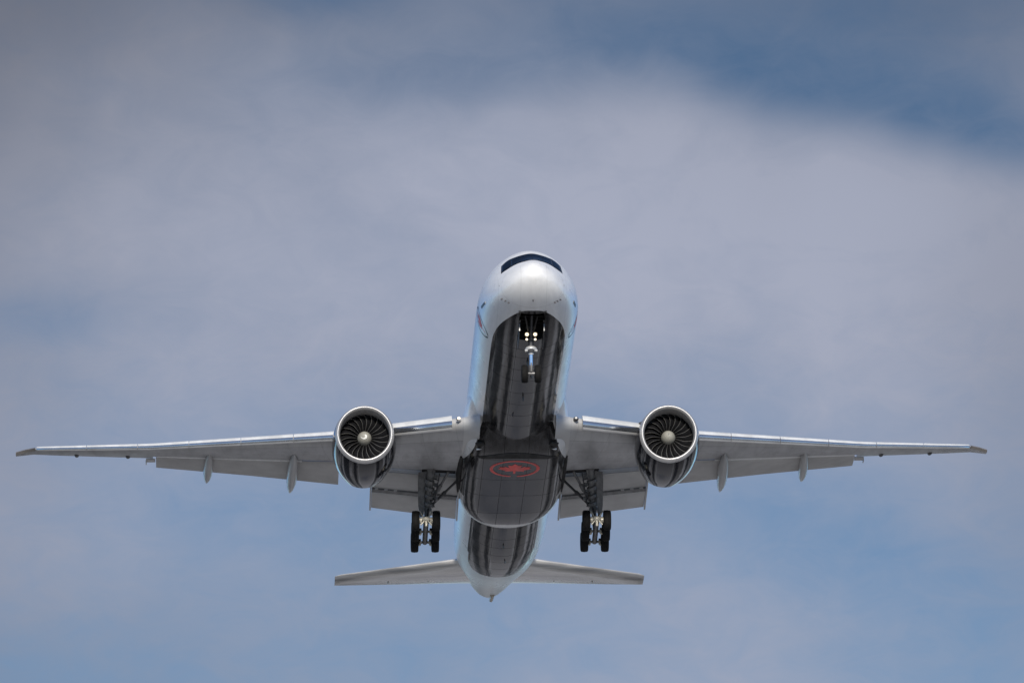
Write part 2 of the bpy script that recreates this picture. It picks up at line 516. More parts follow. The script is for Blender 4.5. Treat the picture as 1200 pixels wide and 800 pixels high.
# ------------------------------------------------------------------ ground
def make_ground():
    mb = MB()
    R = 30000.0
    rings = []
    mb.add([(0, 0, 0)] + [(R * cos(2 * pi * k / 64), R * sin(2 * pi * k / 64), 0) for k in range(64)],
           [(0, 1 + k, 1 + (k + 1) % 64) for k in range(64)])
    m = bpy.data.materials.new('airfield and fields')
    m.use_nodes = True
    t = NT(m.node_tree)
    b = t.n('ShaderNodeBsdfPrincipled')
    out = t.n('ShaderNodeOutputMaterial')
    t.link(b.outputs[0], out.inputs[0])
    co = t.n('ShaderNodeTexCoord').outputs['Object']
    x, y, z = t.sep(co)
    wv = t.vm('ADD', co, t.vm('SCALE', t.noise(co, 0.004, 3.0, color=True), scale=40.0))
    vor = t.n('ShaderNodeTexVoronoi', feature='F1', distance='CHEBYCHEV')
    t.link(t.vm('MULTIPLY', wv, (1.5, 0.30, 1.0)), vor.inputs['Vector'])
    vor.inputs['Scale'].default_value = 0.011
    r, g, bl = t.sep(vor.outputs['Color'])
    grass = t.mix(r, (0.225, 0.214, 0.20), (0.41, 0.392, 0.37))
    grass = t.mix(t.m('GREATER_THAN', g, 0.58), grass, (0.022, 0.032, 0.030))       # woods and roofs
    grass = t.mix(t.m('GREATER_THAN', bl, 0.74), grass, (0.58, 0.57, 0.555))       # concrete and bare land
    grass = t.mix(t.mapr(t.noise(co, 0.06, 5.0, 0.6), 0.35, 0.7, 0.0, 0.5), grass, (0.085, 0.085, 0.08))
    # runway and shoulders under the flight path
    ax = t.m('ABSOLUTE', x)
    grass = t.mix(t.m('LESS_THAN', ax, 30.0), grass, (0.37, 0.358, 0.345))
    grass = t.mix(t.m('LESS_THAN', t.m('ABSOLUTE', t.m('SUBTRACT', ax, 31.5)), 1.5), grass, (0.60, 0.60, 0.58))
    grass = t.mix(t.m('LESS_THAN', t.m('ABSOLUTE', t.m('SUBTRACT', ax, 46.0)), 7.0), grass, (0.035, 0.035, 0.035))
    grass = t.mix(t.m('LESS_THAN', t.m('ABSOLUTE', t.m('SUBTRACT', x, 92.0)), 6.0), grass, (0.62, 0.61, 0.60))
    grass = t.mix(t.m('LESS_THAN', t.m('ABSOLUTE', t.m('SUBTRACT', x, 128.0)), 20.0), grass, (0.04, 0.042, 0.04))
    grass = t.mix(t.m('LESS_THAN', t.m('ABSOLUTE', t.m('ADD', x, 105.0)), 26.0), grass, (0.03, 0.032, 0.03))
    grass = t.mix(t.m('LESS_THAN', t.m('ABSOLUTE', t.m('ADD', x, 150.0)), 9.0), grass, (0.55, 0.54, 0.53))
    t.link(grass, b.inputs['Base Color'])
    b.inputs['Roughness'].default_value = 0.9
    o = mb.build('ground', m, smooth=False)
    o['kind'] = 'structure'
    o['label'] = 'flat airfield ground with dry grass far below the aircraft'
    return o


make_ground()

# ------------------------------------------------------------------ aircraft
ATT = Matrix(((0.9990392768669257, -0.040763844492030306, -0.016088264649726552),
              (0.042448982137809656, 0.9913619167526497, 0.12409526150492707),
              (0.01089069293819213, -0.12465897077523898, 0.9921398761326873)))
NOSE = Vector((1.32194, 391.25905, 88.31681 + 1.7))
root = bpy.data.objects.new('jet_airliner', None)
root.empty_display_size = 3
col.objects.link(root)
root.matrix_world = Matrix.Translation(NOSE + ATT @ BASE) @ ATT.to_4x4()
root['label'] = 'white twin engine jet airliner with black belly and wheels lowered, flying overhead under cloud'
root['category'] = 'airplane'

# ---- fuselage
FP = [(0.0, -0.9, -0.9, 0.0), (0.06, -0.62, -1.16, 0.3), (0.25, -0.38, -1.42, 0.62), (0.6, -0.1, -1.72, 0.98),
      (1.2, 0.24, -2.06, 1.4), (2.0, 0.64, -2.36, 1.81), (2.7, 1.02, -2.56, 2.07), (3.4, 1.44, -2.71, 2.29),
      (4.2, 1.88, -2.84, 2.5), (5.2, 2.3, -2.94, 2.71), (6.6, 2.68, -3.03, 2.91), (8.2, 2.92, -3.08, 3.04),
      (10.5, 3.06, -3.1, 3.09), (13, 3.1, -3.1, 3.1), (48, 3.1, -3.1, 3.1), (51, 3.1, -3.05, 3.09),
      (54, 3.09, -2.82, 3.04), (57, 3.06, -2.4, 2.95), (60, 2.99, -1.8, 2.8), (63, 2.85, -1.08, 2.54),
      (66, 2.6, -0.35, 2.16), (69, 2.25, 0.3, 1.65), (71, 1.95, 0.60, 1.2), (72.4, 1.65, 0.80, 0.72),
      (73.0, 1.45, 0.95, 0.35)]
FX = [p[0] for p in FP]


def fus(s):
    return [herm(FX, [p[k] for p in FP], s) for k in (1, 2, 3)]


def mid(s, t, b):
    return b + (t - b) * (0.40 + 0.10 * min(1, max(0, (s - 1.5) / 8.0)))


def expo(s):
    return 2 - 0.25 * max(0, 1 - max(0, s - 1) / 9)


def hull(s, th, off=0.0):
    """point of the hull at station s, angle th from the keel"""
    t, b, wd = fus(s)
    zc = mid(s, t, b)
    c, n = cos(th), expo(s)
    if c < 0:
        r = (abs(sin(th)) ** n + abs(c) ** n) ** (-1 / n)
        return Vector(((wd + off) * sin(th) * r, s, zc - (t - zc + off) * c * r))
    return Vector(((wd + off) * sin(th), s, zc - (zc - b + off) * c))


def hull_top(x, s, off=0.0):
    t, b, wd = fus(s)
    zc = mid(s, t, b)
    n = expo(s)
    q = max(0.0, 1 - (abs(x) / wd) ** n) ** (1 / n)
    return Vector((x, s, zc + (t - zc) * q + off))


def hull_bottom(x, s, off=0.0):
    t, b, wd = fus(s)
    zc = mid(s, t, b)
    return Vector((x, s, zc - (zc - b) * sqrt(max(0, 1 - (x / wd) ** 2)) - off))


BAY = (2.85, 6.4, 0.74)


def make_fuselage():
    st = [0.004, 0.015, 0.03, 0.06, 0.12, 0.18, 0.25, 0.35, 0.47, 0.6]
    s = 0.6
    while s < 10:
        s += 0.15
        st.append(round(s, 4))
    while s < 48:
        s += 0.5
        st.append(s)
    while s < 72.6:
        s += 0.3
        st.append(min(s, 73.0))
    if st[-1] < 73.0:
        st.append(73.0)
    n = 120
    mb = MB()
    mb.loft([[hull(s, 2 * pi * (j + 0.5) / n) for j in range(n)] for s in st])
    keep = []
    for f in mb.f:
        c = sum((Vector(mb.v[i]) for i in f), Vector()) / len(f)
        if len(f) == 4 and BAY[0] < c.y < BAY[1] and abs(c.x) < BAY[2] and c.z < -1.5:
            continue
        keep.append(f)
    mb.f = keep
    mb.mi = [0] * len(keep)
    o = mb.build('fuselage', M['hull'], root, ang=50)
    at = o.data.attributes.new('belly', 'FLOAT', 'POINT')
    for i, v in enumerate(o.data.vertices):
        p = v.co
        t, b, wd = fus(p.y)
        zc = mid(p.y, t, b)
        u = abs(p.x) / max(wd, 0.01)
        if p.z > zc:
            val = 3 - u
        else:
            val = (u / 0.725) ** 3
            if p.y < 9.5:
                val += ((9.5 - p.y) / 7.0) ** 3
            if p.y > 52.4:
                val = (u / 0.70) ** 4 + ((p.y - 52.4) / 5.2) ** 4
            val = val ** 0.5
        at.data[i].value = val
    return o


fuselage = make_fuselage()

# nose gear bay: an open box above the hole in the keel
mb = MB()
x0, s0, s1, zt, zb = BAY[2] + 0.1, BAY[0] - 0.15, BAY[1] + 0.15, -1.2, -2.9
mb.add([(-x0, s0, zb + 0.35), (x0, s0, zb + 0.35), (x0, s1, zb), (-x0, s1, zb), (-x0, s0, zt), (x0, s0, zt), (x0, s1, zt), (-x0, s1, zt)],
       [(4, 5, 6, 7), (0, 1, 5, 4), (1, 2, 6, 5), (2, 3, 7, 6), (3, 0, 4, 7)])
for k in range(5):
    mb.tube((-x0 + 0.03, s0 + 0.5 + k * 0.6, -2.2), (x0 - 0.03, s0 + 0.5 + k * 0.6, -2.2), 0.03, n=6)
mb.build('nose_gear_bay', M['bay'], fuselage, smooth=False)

# cockpit windows
WB = [(0, 1.36), (0.42, 1.52), (0.82, 1.92), (1.42, 2.5), (1.86, 3.1)]
WT = [(0, 3.46), (0.44, 3.46), (0.98, 3.68), (1.45, 4.05), (1.78, 4.12)]
PW = [0.0, 0.36, 0.70, 1.0]
names = [(-PW[k + 1], -PW[k]) for k in (2, 1, 0)] + [(PW[k], PW[k + 1]) for k in range(3)]
for a, b in names:
    mb = MB()
    gap = 0.010
    rings = []
    for i in range(7):
        t = a + gap + (b - a - 2 * gap) * i / 6
        row = []
        for j in range(9):
            f = j / 8
            tt = t
            xb, xt = 1.84 * tt, 1.77 * tt
            sb = herm([q[0] for q in WB], [q[1] for q in WB], abs(xb))
            stp = herm([q[0] for q in WT], [q[1] for q in WT], abs(xt))
            s = sb + (stp - sb) * f
            row.append(hull_top(xb + (xt - xb) * f, s, 0.012))
        rings.append(row)
    outer = rings
    vs = [p for r in outer for p in r] + [p - Vector((0, 0, 0.05)) for r in outer for p in r]
    n, k = 9, 7
    fs = []
    for i in range(k - 1):
        for j in range(n - 1):
            q = (i * n + j, i * n + j + 1, (i + 1) * n + j + 1, (i + 1) * n + j)
            fs.append(q)
            fs.append(tuple(x + n * k for x in q[::-1]))
    edge = [i * n for i in range(k)] + [(k - 1) * n + j for j in range(1, n)] + [i * n + n - 1 for i in range(k - 2, -1, -1)] + [j for j in range(n - 2, 0, -1)]
    for e in range(len(edge)):
        p, q = edge[e], edge[(e + 1) % len(edge)]
        fs.append((p, q, q + n * k, p + n * k))
    mb.add(vs, fs)
    mb.build('cockpit_window', M['glass'], fuselage, ang=60)
# black surround between the panes
mb = MB()
rings = []
for i in range(33):
    t = -1.015 + 2.03 * i / 32
    row = []
    for j in range(11):
        f = -0.03 + 1.06 * j / 10
        xb, xt = 1.84 * t, 1.77 * t
        sb = herm([q[0] for q in WB], [q[1] for q in WB], min(abs(xb), 1.86))
        stp = herm([q[0] for q in WT], [q[1] for q in WT], min(abs(xt), 1.78))
        row.append(hull_top(xb + (xt - xb) * f, sb + (stp - sb) * f, 0.006))
    rings.append(row)
mb.loft(rings, closed=False)
mb.build('window_surround', M['black'], fuselage, ang=60)

# probes and drain masts on the nose
for x, s in ((-1.84, 2.61), (-1.64, 2.44), (-1.44, 2.35), (1.30, 2.20), (1.46, 2.25), (1.64, 2.35), (-0.02, 1.5)):
    p = hull_bottom(x, s)
    nrm = Vector((x, 0, p.z + 0.9)).normalized()
    mb = MB()
    mb.tube(p - nrm * 0.02, p + nrm * 0.09, 0.05, 0.035, n=10)
    mb.build('air_probe', M['dark'], fuselage)
for x, s, z in ((-1.90, 2.55, -0.89), (1.78, 2.2, -1.0)):
    mb = MB()
    sgn = 1 if x > 0 else -1
    mb.tube((x, s, z), (x + 0.12 * sgn, s + 0.02, z), 0.05, 0.03, n=10)
    mb.build('air_probe', M['dark'], fuselage)


def hull_side(s, z, sgn, off=0.0):
    t, b, wd = fus(s)
    zc = mid(s, t, b)
    if z > zc:
        n = expo(s)
        x = (wd + off) * max(0, 1 - (abs(z - zc) / (t - zc)) ** n) ** (1 / n)
    else:
        x = (wd + off) * sqrt(max(0, 1 - ((z - zc) / (zc - b)) ** 2))
    return Vector((sgn * x, s, z))


# forward cabin door sills: dark gap under the front door on each side
for sgn, pts in ((-1, ((5.5, -0.92), (6.9, -0.74))), (1, ((4.8, -1.12), (5.9, -1.02)))):
    mb = MB()
    rings = []
    for k in range(7):
        f = k / 6
        s = pts[0][0] + (pts[1][0] - pts[0][0]) * f
        z = pts[0][1] + (pts[1][1] - pts[0][1]) * f
        rings.append([hull_side(s, z - 0.07, sgn, 0.03), hull_side(s, z + 0.07, sgn, 0.03), hull_side(s, z + 0.07, sgn, -0.05), hull_side(s, z - 0.07, sgn, -0.05)])
    mb.loft(rings)
    mb.build('door_sill', M['dark'], fuselage)

# belly antennas and drain masts
for x, s, h, c in ((0.0, 10.2, 0.32, 0.42), (0.35, 13.0, 0.14, 0.5), (0.0, 16.8, 0.30, 0.40), (-0.5, 20.4, 0.16, 0.35), (0.0, 47.8, 0.18, 0.30), (0.25, 51.5, 0.16, 0.3)):
    p = hull_bottom(x, s)
    mb = MB()
    mb.loft([[p + Vector((u * c * 0.16 * k, v * c * k + q * 0.35, -q)) for u, v in ((0, -.5), (1, 0), (0, .55), (-1, 0))] for q, k in ((-0.05, 1), (h * .7, .75), (h, .45))])
    mb.build('antenna', M['dark'], fuselage, smooth=False)


# ---- the leaf emblem
LEAF = [(0, 1.0), (.19, .64), (.40, .75), (.30, .22), (.54, .48), (.60, .34), (.88, .40), (.79, .12), (.95, .03), (.49, -.34),
        (.54, -.52), (.07, -.43), (.06, -.98)]
LEAF = LEAF + [(-x, y) for x, y in LEAF[::-1] if x > 0]


def flat_shape(poly, cuts=4):
    bm = bmesh.new()
    vv = [bm.verts.new((x, y, 0)) for x, y in poly]
    bm.faces.new(vv)
    bmesh.ops.triangulate(bm, faces=bm.faces[:])
    for _ in range(cuts):
        bmesh.ops.subdivide_edges(bm, edges=bm.edges[:], cuts=1, use_grid_fill=True)
    bmesh.ops.triangulate(bm, faces=bm.faces[:])
    vs = [(v.co.x, v.co.y) for v in bm.verts]
    bm.verts.index_update()
    fs = [tuple(v.index for v in f.verts) for f in bm.faces]
    bm.free()
    return vs, fs


def ring_shape(r0, r1, a0, a1, n=64):
    vs, fs = [], []
    for k in range(n + 1):
        a = a0 + (a1 - a0) * k / n
        for j in range(3):
            r = r0 + (r1 - r0) * j / 2
            vs.append((r * cos(a), r * sin(a)))
    for k in range(n):
        for j in range(2):
            fs.append((k * 3 + j, k * 3 + j + 1, k * 3 + j + 4, k * 3 + j + 3))
    return vs, fs


# ---- belly fairing
FB = [  # station, half width, bottom z, exponent
    (22.5, 2.75, -1.70, 2.1), (24.0, 3.04, -2.25, 2.1), (24.8, 3.13, -2.68, 2.3), (25.4, 3.20, -3.04, 2.9), (26.0, 3.26, -3.34, 3.5), (27.0, 3.33, -3.58, 4.0),
    (28.2, 3.39, -3.64, 4.3), (30, 3.44, -3.66, 4.4), (36, 3.46, -3.68, 4.4), (38.5, 3.40, -3.68, 4.2), (40.0, 3.26, -3.66, 3.8),
    (41.2, 3.05, -3.62, 3.3), (42.2, 2.84, -3.52, 2.9), (43.2, 2.60, -3.32, 2.5), (44.2, 2.35, -3.02, 2.2)]
FZC = -0.9


def fb(s):
    return [herm([p[0] for p in FB], [p[k] for p in FB], s) for k in (1, 2, 3)]


def fair_bottom(x, s, off=0.0):
    hw, zb, n = fb(s)
    return Vector((x, s, FZC - (FZC - zb) * max(0, 1 - (abs(x) / hw) ** n) ** (1 / n) - off))


def make_fairing():
    st = [22.5 + 0.2 * k for k in range(int((44.2 - 22.5) / 0.2) + 1)] + [44.2]
    rings = []
    N = 96
    for s in st:
        hw, zb, n = fb(s)
        ring = []
        for j in range(N):
            th = 2 * pi * j / N
            c, sn = cos(th), sin(th)
            if c >= 0:
                x = hw * math.copysign(abs(sn) ** (2 / n), sn)
                z = FZC - (FZC - zb) * abs(c) ** (2 / n)
            else:
                x = hw * math.copysign(abs(sn) ** 0.8, sn)
                z = FZC + 1.9 * abs(c)
            ring.append(Vector((x, s, z)))
        rings.append(ring)
    mb = MB()
    mb.loft(rings)
    o = mb.build('belly_fairing', M['fairing'], root, ang=60)
    at = o.data.attributes.new('belly', 'FLOAT', 'POINT')
    for i, v in enumerate(o.data.vertices):
        p = v.co
        xl = lin([22, 24.5, 25.3, 27, 29, 31, 33], [2.1, 2.2, 2.42, 2.75, 3.12, 3.42, 3.8], p.y)
        zl = lin([22, 25.2, 28, 31, 38, 44], [-1.9, -1.9, -1.9, -1.4, -1.4, -2.3], p.y)
        val = 1.0 + max(p.z - zl, abs(p.x) - xl)
        r = ((abs(p.x) / 3.02) ** 3 + (max(0, p.y - 36.5) / 5.3) ** 3)
        if p.y > 36.5:
            val = max(val, r)
        at.data[i].value = val
    return o


fairing = make_fairing()
# belly emblem on the flat of the fairing
mb = MB()
for vs, fs in (flat_shape([(x * 1.16, y * 0.98) for x, y in LEAF], 3), ring_shape(1.40, 1.60, -pi / 2 + 0.14, 3 * pi / 2 - 0.14)):
    mb.add([fair_bottom(x + 0.0, 29.65 - y, 0.012) for x, y in vs], fs)
mb.build('leaf_emblem', M['red'], fairing, smooth=False, label='red maple leaf in a red ring on the belly')
# side emblems near the nose: red leaf in a black ring
for sgn in (-1, 1):
    def wrap(x, y):
        return hull_side(9.0 + x, -0.95 + y, sgn, 0.012)
    mb = MB()
    vs, fs = flat_shape([(x * 0.70, y * 0.70) for x, y in LEAF], 4)
    mb.add([wrap(x, y) for x, y in vs], fs, 0)
    vs, fs = ring_shape(0.88, 0.98, -pi / 2 + 0.14, 3 * pi / 2 - 0.14)
    mb.add([wrap(x, y) for x, y in vs], fs, 1)
    mb.build('leaf_emblem', [M['red'], M['black']], fuselage, smooth=False, label='red maple leaf in a black ring on the nose side')

# dark crescent standing in for the notch shadow behind the fairing's forward ramp
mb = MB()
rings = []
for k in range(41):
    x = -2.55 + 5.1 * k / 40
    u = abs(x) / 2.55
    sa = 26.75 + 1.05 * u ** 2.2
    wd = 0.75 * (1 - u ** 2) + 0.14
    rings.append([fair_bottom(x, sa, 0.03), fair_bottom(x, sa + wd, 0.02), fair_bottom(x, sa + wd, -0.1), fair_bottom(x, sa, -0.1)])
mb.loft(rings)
mb.build('notch_shadow', M['bay'], fairing, smooth=False)
# ram air inlets: dark mouth with a bright lower lip
for sgn in (-1, 1):
    mb = MB()
    xc, s = 2.28 * sgn, 26.15
    R = Matrix.Rotation(radians(22 * sgn), 3, 'Z')
    p = fair_bottom(xc, s)
    mb.box(p + Vector((0, 0.0, 0.0)), 0.50, 0.75, 0.10, R, 0)
    mb.box(p + Vector((0.0, 0.48, -0.08)), 0.55, 0.10, 0.16, R, 1)
    mb.build('air_inlet', [M['bay'], M['white']], fairing, smooth=False)
# door edge strakes, enlarged in matte black to hide sky reflections on the flanks
for sgn in (-1, 1):
    mb = MB()
    rings = []
    for k in range(14):
        s = 30.2 + 8.6 * k / 13
        hw = fb(s)[0]
        rings.append([Vector(((hw - 0.02) * sgn, s, -2.75)), Vector(((hw + 0.07) * sgn, s, -2.4)), Vector(((hw + 0.08) * sgn, s, -1.5)), Vector(((hw - 0.1) * sgn, s, -1.4)), Vector(((hw - 0.2) * sgn, s, -2.7))])
    mb.loft(rings)
    mb.build('gear_door_rail', M['bay'], fairing)

# tail cone exhaust of the auxiliary power unit
mb = MB()
mb.tube((0.22, 71.4, 0.68), (0.22, 73.7, 0.98), 0.17, 0.13, n=20)
mb.tube((0.22, 73.69, 0.98), (0.22, 73.72, 0.985), 0.09, 0.09, n=20, mi=1)
mb.build('tail_exhaust', [M['titan'], M['bay']], fuselage)
mb = MB()
mb.box((0.14, 71.6, 0.60), 0.10, 0.5, 0.35)
mb.build('drain_mast', M['titan'], fuselage, smooth=False)


# ---- wings
def airfoil(t, xt=1.0, n=14, camber=0.012):
    up, lo = [], []
    for i in range(n + 1):
        x = xt * (1 - cos(pi * i / n)) / 2
        th = 5 * t * (0.2969 * sqrt(x) - 0.126 * x - 0.3516 * x * x + 0.2843 * x**3 - 0.1036 * x**4)
        c = 4 * camber * x * (1 - x)
        up.append((x, c + th * 0.95))
        lo.append((x, c - th * 1.0))
    if xt >= 0.999:
        return up[::-1] + lo[1:-1]
    return up[::-1] + lo[1:]


WING = [  # |X|, LE s, LE z, TE s, TE z, thickness
    (2.4, 23.6, -2.28, 39.2, -1.62, .125), (3.1, 24.6, -2.15, 39.2, -1.54, .125), (9.6, 28.9, -1.50, 39.4, -0.86, .11), (11.07, 29.95, -1.33, 39.9, -0.10, .108),
    (23.3, 38.25, 0.72, 42.6, 1.36, .10), (29.5, 42.5, 2.02, 44.9, 2.32, .095), (31.2, 44.1, 2.52, 45.7, 2.66, .09), (32.4, 46.1, 2.86, 46.9, 2.92, .08)]


def wing_at(X):
    return [herm([p[0] for p in WING], [p[k] for p in WING], X) if False else lin([p[0] for p in WING], [p[k] for p in WING], X) for k in range(1, 6)]


def cove(X):
    return lin([2.4, 3.1, 9.6, 11.07, 23.3], [.77, .77, .70, .74, .77], X)


def sect(X, sgn, xt=None, t=None):
    les, lez, tes, tez, th = wing_at(X)
    xt = cove(X) if xt is None else xt
    c = tes - les
    return [Vector((X * sgn, les + x * c, lez + x * (tez - lez) + y * c)) for x, y in airfoil(th, xt)]


def lower_point(X, sgn, x, off=0.0):
    les, lez, tes, tez, t = wing_at(X)
    c = tes - les
    th = 5 * t * (0.2969 * sqrt(x) - 0.126 * x - 0.3516 * x * x + 0.2843 * x**3 - 0.1036 * x**4)
    return Vector((X * sgn, les + x * c, lez + x * (tez - lez) + (0.048 * x * (1 - x) - th) * c - off))


def solid_panel(le, te, t0, sgn, mats, name, parent, nose=0.12, n=10, label=None):
    """control surface between edge lines le and te (lists of (X, s, z)), thickness ratio t0"""
    mb = MB()
    rings = []
    for (X, s, z), (X2, s2, z2) in zip(le, te):
        a, b = Vector((X * sgn, s, z)), Vector((X2 * sgn, s2, z2))
        c = (b - a).length
        up = Vector((0, -(b - a).z, (b - a).y)).normalized()
        rings.append([a + (b - a) * x + up * (y * c) for x, y in airfoil(t0, 1.0, n, 0.03)])
    mb.loft(rings)
    return mb.build(name, mats, parent, ang=50, label=label)


def make_wing(sgn):
    mb = MB()
    xs_in = [2.4, 3.1, 4.5, 6, 8, 9.0]
    mb.loft([sect(X, sgn) for X in xs_in])
    mb.loft([sect(X, sgn, 1.0) for X in (9.0, 9.6, 10.4, 11.0)], cap=(True, True))
    mb.loft([sect(X, sgn) for X in (11.0, 13, 15, 17, 19, 21, 23.25)])
    mb.loft([sect(X, sgn, 1.0) for X in (23.25, 25, 27, 29.5, 30.4, 31.2, 31.8, 32.2, 32.4)])
    wing = mb.build('wing', M['grey'], root, ang=40)
    at = wing.data.attributes.new('chord', 'FLOAT', 'POINT')
    for i, v in enumerate(wing.data.vertices):
        les, lez, tes, tez, th = wing_at(abs(v.co.x))
        at.data[i].value = min(1.0, max(0.001, (v.co.y - les) / (tes - les)))

    # leading edge slats: curved shells standing off ahead of and below the leading edge
    spans = [(4.15, 8.45)] + [(10.75 + 3.37 * k + 0.02, 10.75 + 3.37 * (k + 1) - 0.02) for k in range(6)]
    for a, b in spans:
        mb = MB()
        rings = []
        for k in range(5):
            X = a + (b - a) * k / 4
            les, lez, tes, tez, t = wing_at(X)
            c = lin([3, 9, 12, 23, 31], [1.75, 1.45, 1.15, 0.78, 0.50], X)
            prof = [(0.62, 0.36), (0.40, 0.345), (0.18, 0.27), (0.0, 0.14), (-0.10, -0.02), (-0.12, -0.14), (-0.06, -0.27), (0.07, -0.33),
                    (0.085, -0.27), (0.0, -0.17), (0.02, -0.02), (0.10, 0.10), (0.24, 0.21), (0.44, 0.30)]
            rings.append([Vector((X * sgn, les + (p - 0.22) * c, lez + (q + 0.02) * c)) for p, q in prof])
        mb.loft(rings)
        n_ = len(rings[0])
        mb.mi = [(1 if (i % n_) < 4 or (i % n_) >= 8 else 0 if (i % n_) < 6 else 2) if i < n_ * (len(rings) - 1) else 1 for i in range(len(mb.f))]
        mb.build('slat', [M['slat'], M['slatpaint'], M['fair']], wing, ang=50)

    # inboard flap in two pieces with a row of brackets in the slot between
    le = [(3.42, 35.80, -2.24), (6.2, 36.0, -1.94), (8.95, 36.2, -1.64)]
    mid_ = [(3.42, 38.05, -2.80), (6.2, 38.2, -2.48), (8.95, 38.3, -2.14)]
    fl = solid_panel(le, mid_, 0.12, sgn, M['flap'], 'flap', wing)
    le2 = [(3.42, 38.42, -2.92), (6.2, 38.55, -2.60), (8.95, 38.65, -2.27)]
    te2 = [(3.42, 41.0, -3.40), (6.2, 41.0, -2.98), (8.95, 41.0, -2.60)]
    solid_panel(le2, te2, 0.10, sgn, M['flap'], 'flap', wing)
    for k in range(9):
        f = (k + 0.5) / 9
        X = 3.42 + f * 5.53
        z = -2.86 + f * 0.66
        mb = MB()
        mb.box((X * sgn, 38.38, z + 0.02), 0.22, 0.55, 0.10)
        mb.build('flap_bracket', M['flap'], wing, smooth=False)
    mb = MB()      # dark filler standing in for the shade between the two flap pieces
    mb.loft([[Vector((X * sgn, s - 0.36, z + 0.00)), Vector((X * sgn, s + 0.36, z - 0.06)), Vector((X * sgn, s + 0.36, z + 0.06)), Vector((X * sgn, s - 0.36, z + 0.12))]
             for X, s, z in ((3.42, 38.3, -2.90), (8.95, 38.55, -2.24))])
    mb.build('slot_shade', M['strut'], wing, smooth=False)
    # white strip painted in for the sunlit gap ahead of the inboard flap
    mb = MB()
    rings = []
    for X in (3.45, 5.0, 6.2, 7.5, 8.9):
        q = lower_point(X, sgn, cove(X))
        rings.append([q + Vector((0, dx_, dz_)) for dx_, dz_ in ((0.22, -0.20), (0.30, -0.18), (0.30, 0.08), (0.22, 0.08))])
    mb.loft(rings)
    mb.build('lit_gap_strip', M['white'], wing, smooth=False)
    # flap end plates
    for X, dz in ((3.34, 0.0), (9.02, 0.86)):
        mb = MB()
        pts = [(35.9, -2.30), (38.4, -3.05), (41.05, -3.52), (41.1, -3.36), (38.3, -2.70), (36.0, -2.1)]
        mb.loft([[Vector((xx * sgn, s, z + dz * (0.86 if s > 38 else 0.72))) for s, z in pts] for xx in (X - 0.05, X + 0.05)])
        mb.build('flap_end_plate', M['flap'], wing, smooth=False)

    # outboard flap
    le = [(11.1, 37.30, -0.66), (17, 39.35, 0.18), (23.05, 41.5, 1.06)]
    te = [(11.1, 40.5, -1.18), (17, 41.95, -0.06), (23.05, 43.4, 0.98)]
    solid_panel(le, te, 0.10, sgn, M['flap'], 'flap', wing)
    mb = MB()
    rings = []
    for X, s, z in ((13.5, 38.05, -0.34), (18, 39.6, 0.32), (23.0, 41.36, 1.10)):
        rings.append([Vector((X * sgn, s + dx_, z + dz_)) for dx_, dz_ in ((-0.05, 0.0), (0.10, -0.05), (0.10, 0.0), (-0.05, 0.05))])
    mb.loft(rings)
    mb.build('lit_gap_strip', M['white'], wing, smooth=False)  # white stand-in for the sunlit seam of the outboard flap

    # canoe fairings over the flap tracks
    for X, s0, z0, s1, z1, r in ((19.5, 38.5, 0.34, 45.0, 0.40, .37), (14.0, 35.5, -0.72, 44.3, -0.54, .42)):
        mb = MB()
        rings = []
        for k, (f, q) in enumerate(((0, .03), (.06, .35), (.16, .70), (.32, .96), (.5, 1.0), (.66, .95), (.82, .66), (.93, .32), (1, .03))):
            cx = (X + 0.25 * f) * sgn
            s = s0 + (s1 - s0) * f
            z = z0 + (z1 - z0) * f - 0.25 * r * sin(pi * min(1, f * 1.1))
            ring = []
            for j in range(16):
                th = 2 * pi * j / 16
                ring.append(Vector((cx + r * 0.82 * q * sin(th), s, z - r * 1.25 * q * cos(th))))
            rings.append(ring)
        mb.loft(rings)
        mb.build('flap_track_fairing', M['fair'], wing, ang=50)
    # small hinge fairings under the aileron and the flap end
    for X, x in ((24.9, .80), (28.3, .80)):
        p = lower_point(X, sgn, x)
        mb = MB()
        mb.ball(p, 0.16, 0.45, 0.10)
        mb.build('hinge_fairing', M['dark'], wing)
    mb = MB()
    mb.box((23.40 * sgn, 42.3, 1.12), 0.6, 0.6, 0.08)
    mb.box((23.70 * sgn, 42.55, 1.06), 0.06, 0.45, 0.20)
    mb.build('flap_end_seal', M['fair'], wing, smooth=False)
    # wing tip light housing
    mb = MB()
    mb.loft([[Vector((X * sgn, s + a, z + b)) for a, b in ((-0.22, 0.0), (0.0, 0.12), (0.25, 0.09), (0.1, -0.10))] for X, s, z in
             ((31.05, 43.98, 2.47), (31.7, 44.9, 2.65), (32.38, 46.05, 2.85))])
    mb.build('wingtip_light', M['titan'], wing, smooth=False)
    # landing light in the wing root
    mb = MB()
    les, lez = wing_at(3.5)[:2]
    mb.ball((3.72 * sgn, les - 0.02, lez + 0.20), 0.17, 0.22, 0.15, mi=0)
    mb.build('light_housing', M['chrome'] if sgn < 0 else M['dark'], wing)
    mb = MB()
    mb.ball((3.72 * sgn, les - 0.22, lez + 0.20), 0.10, 0.05, 0.09)
    mb.build('landing_light', M['lamp'] if sgn < 0 else M['collar'], wing)
    # wheel well as a dark slab, the shade of its opening in the colour
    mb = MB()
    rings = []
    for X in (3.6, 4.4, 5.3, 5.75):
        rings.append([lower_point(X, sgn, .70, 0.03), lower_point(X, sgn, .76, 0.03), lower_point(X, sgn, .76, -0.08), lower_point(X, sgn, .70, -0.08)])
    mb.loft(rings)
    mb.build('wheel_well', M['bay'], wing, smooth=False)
    return wing


for sgn in (-1, 1):
    make_wing(sgn)


# ---- engines
fan_mesh = None


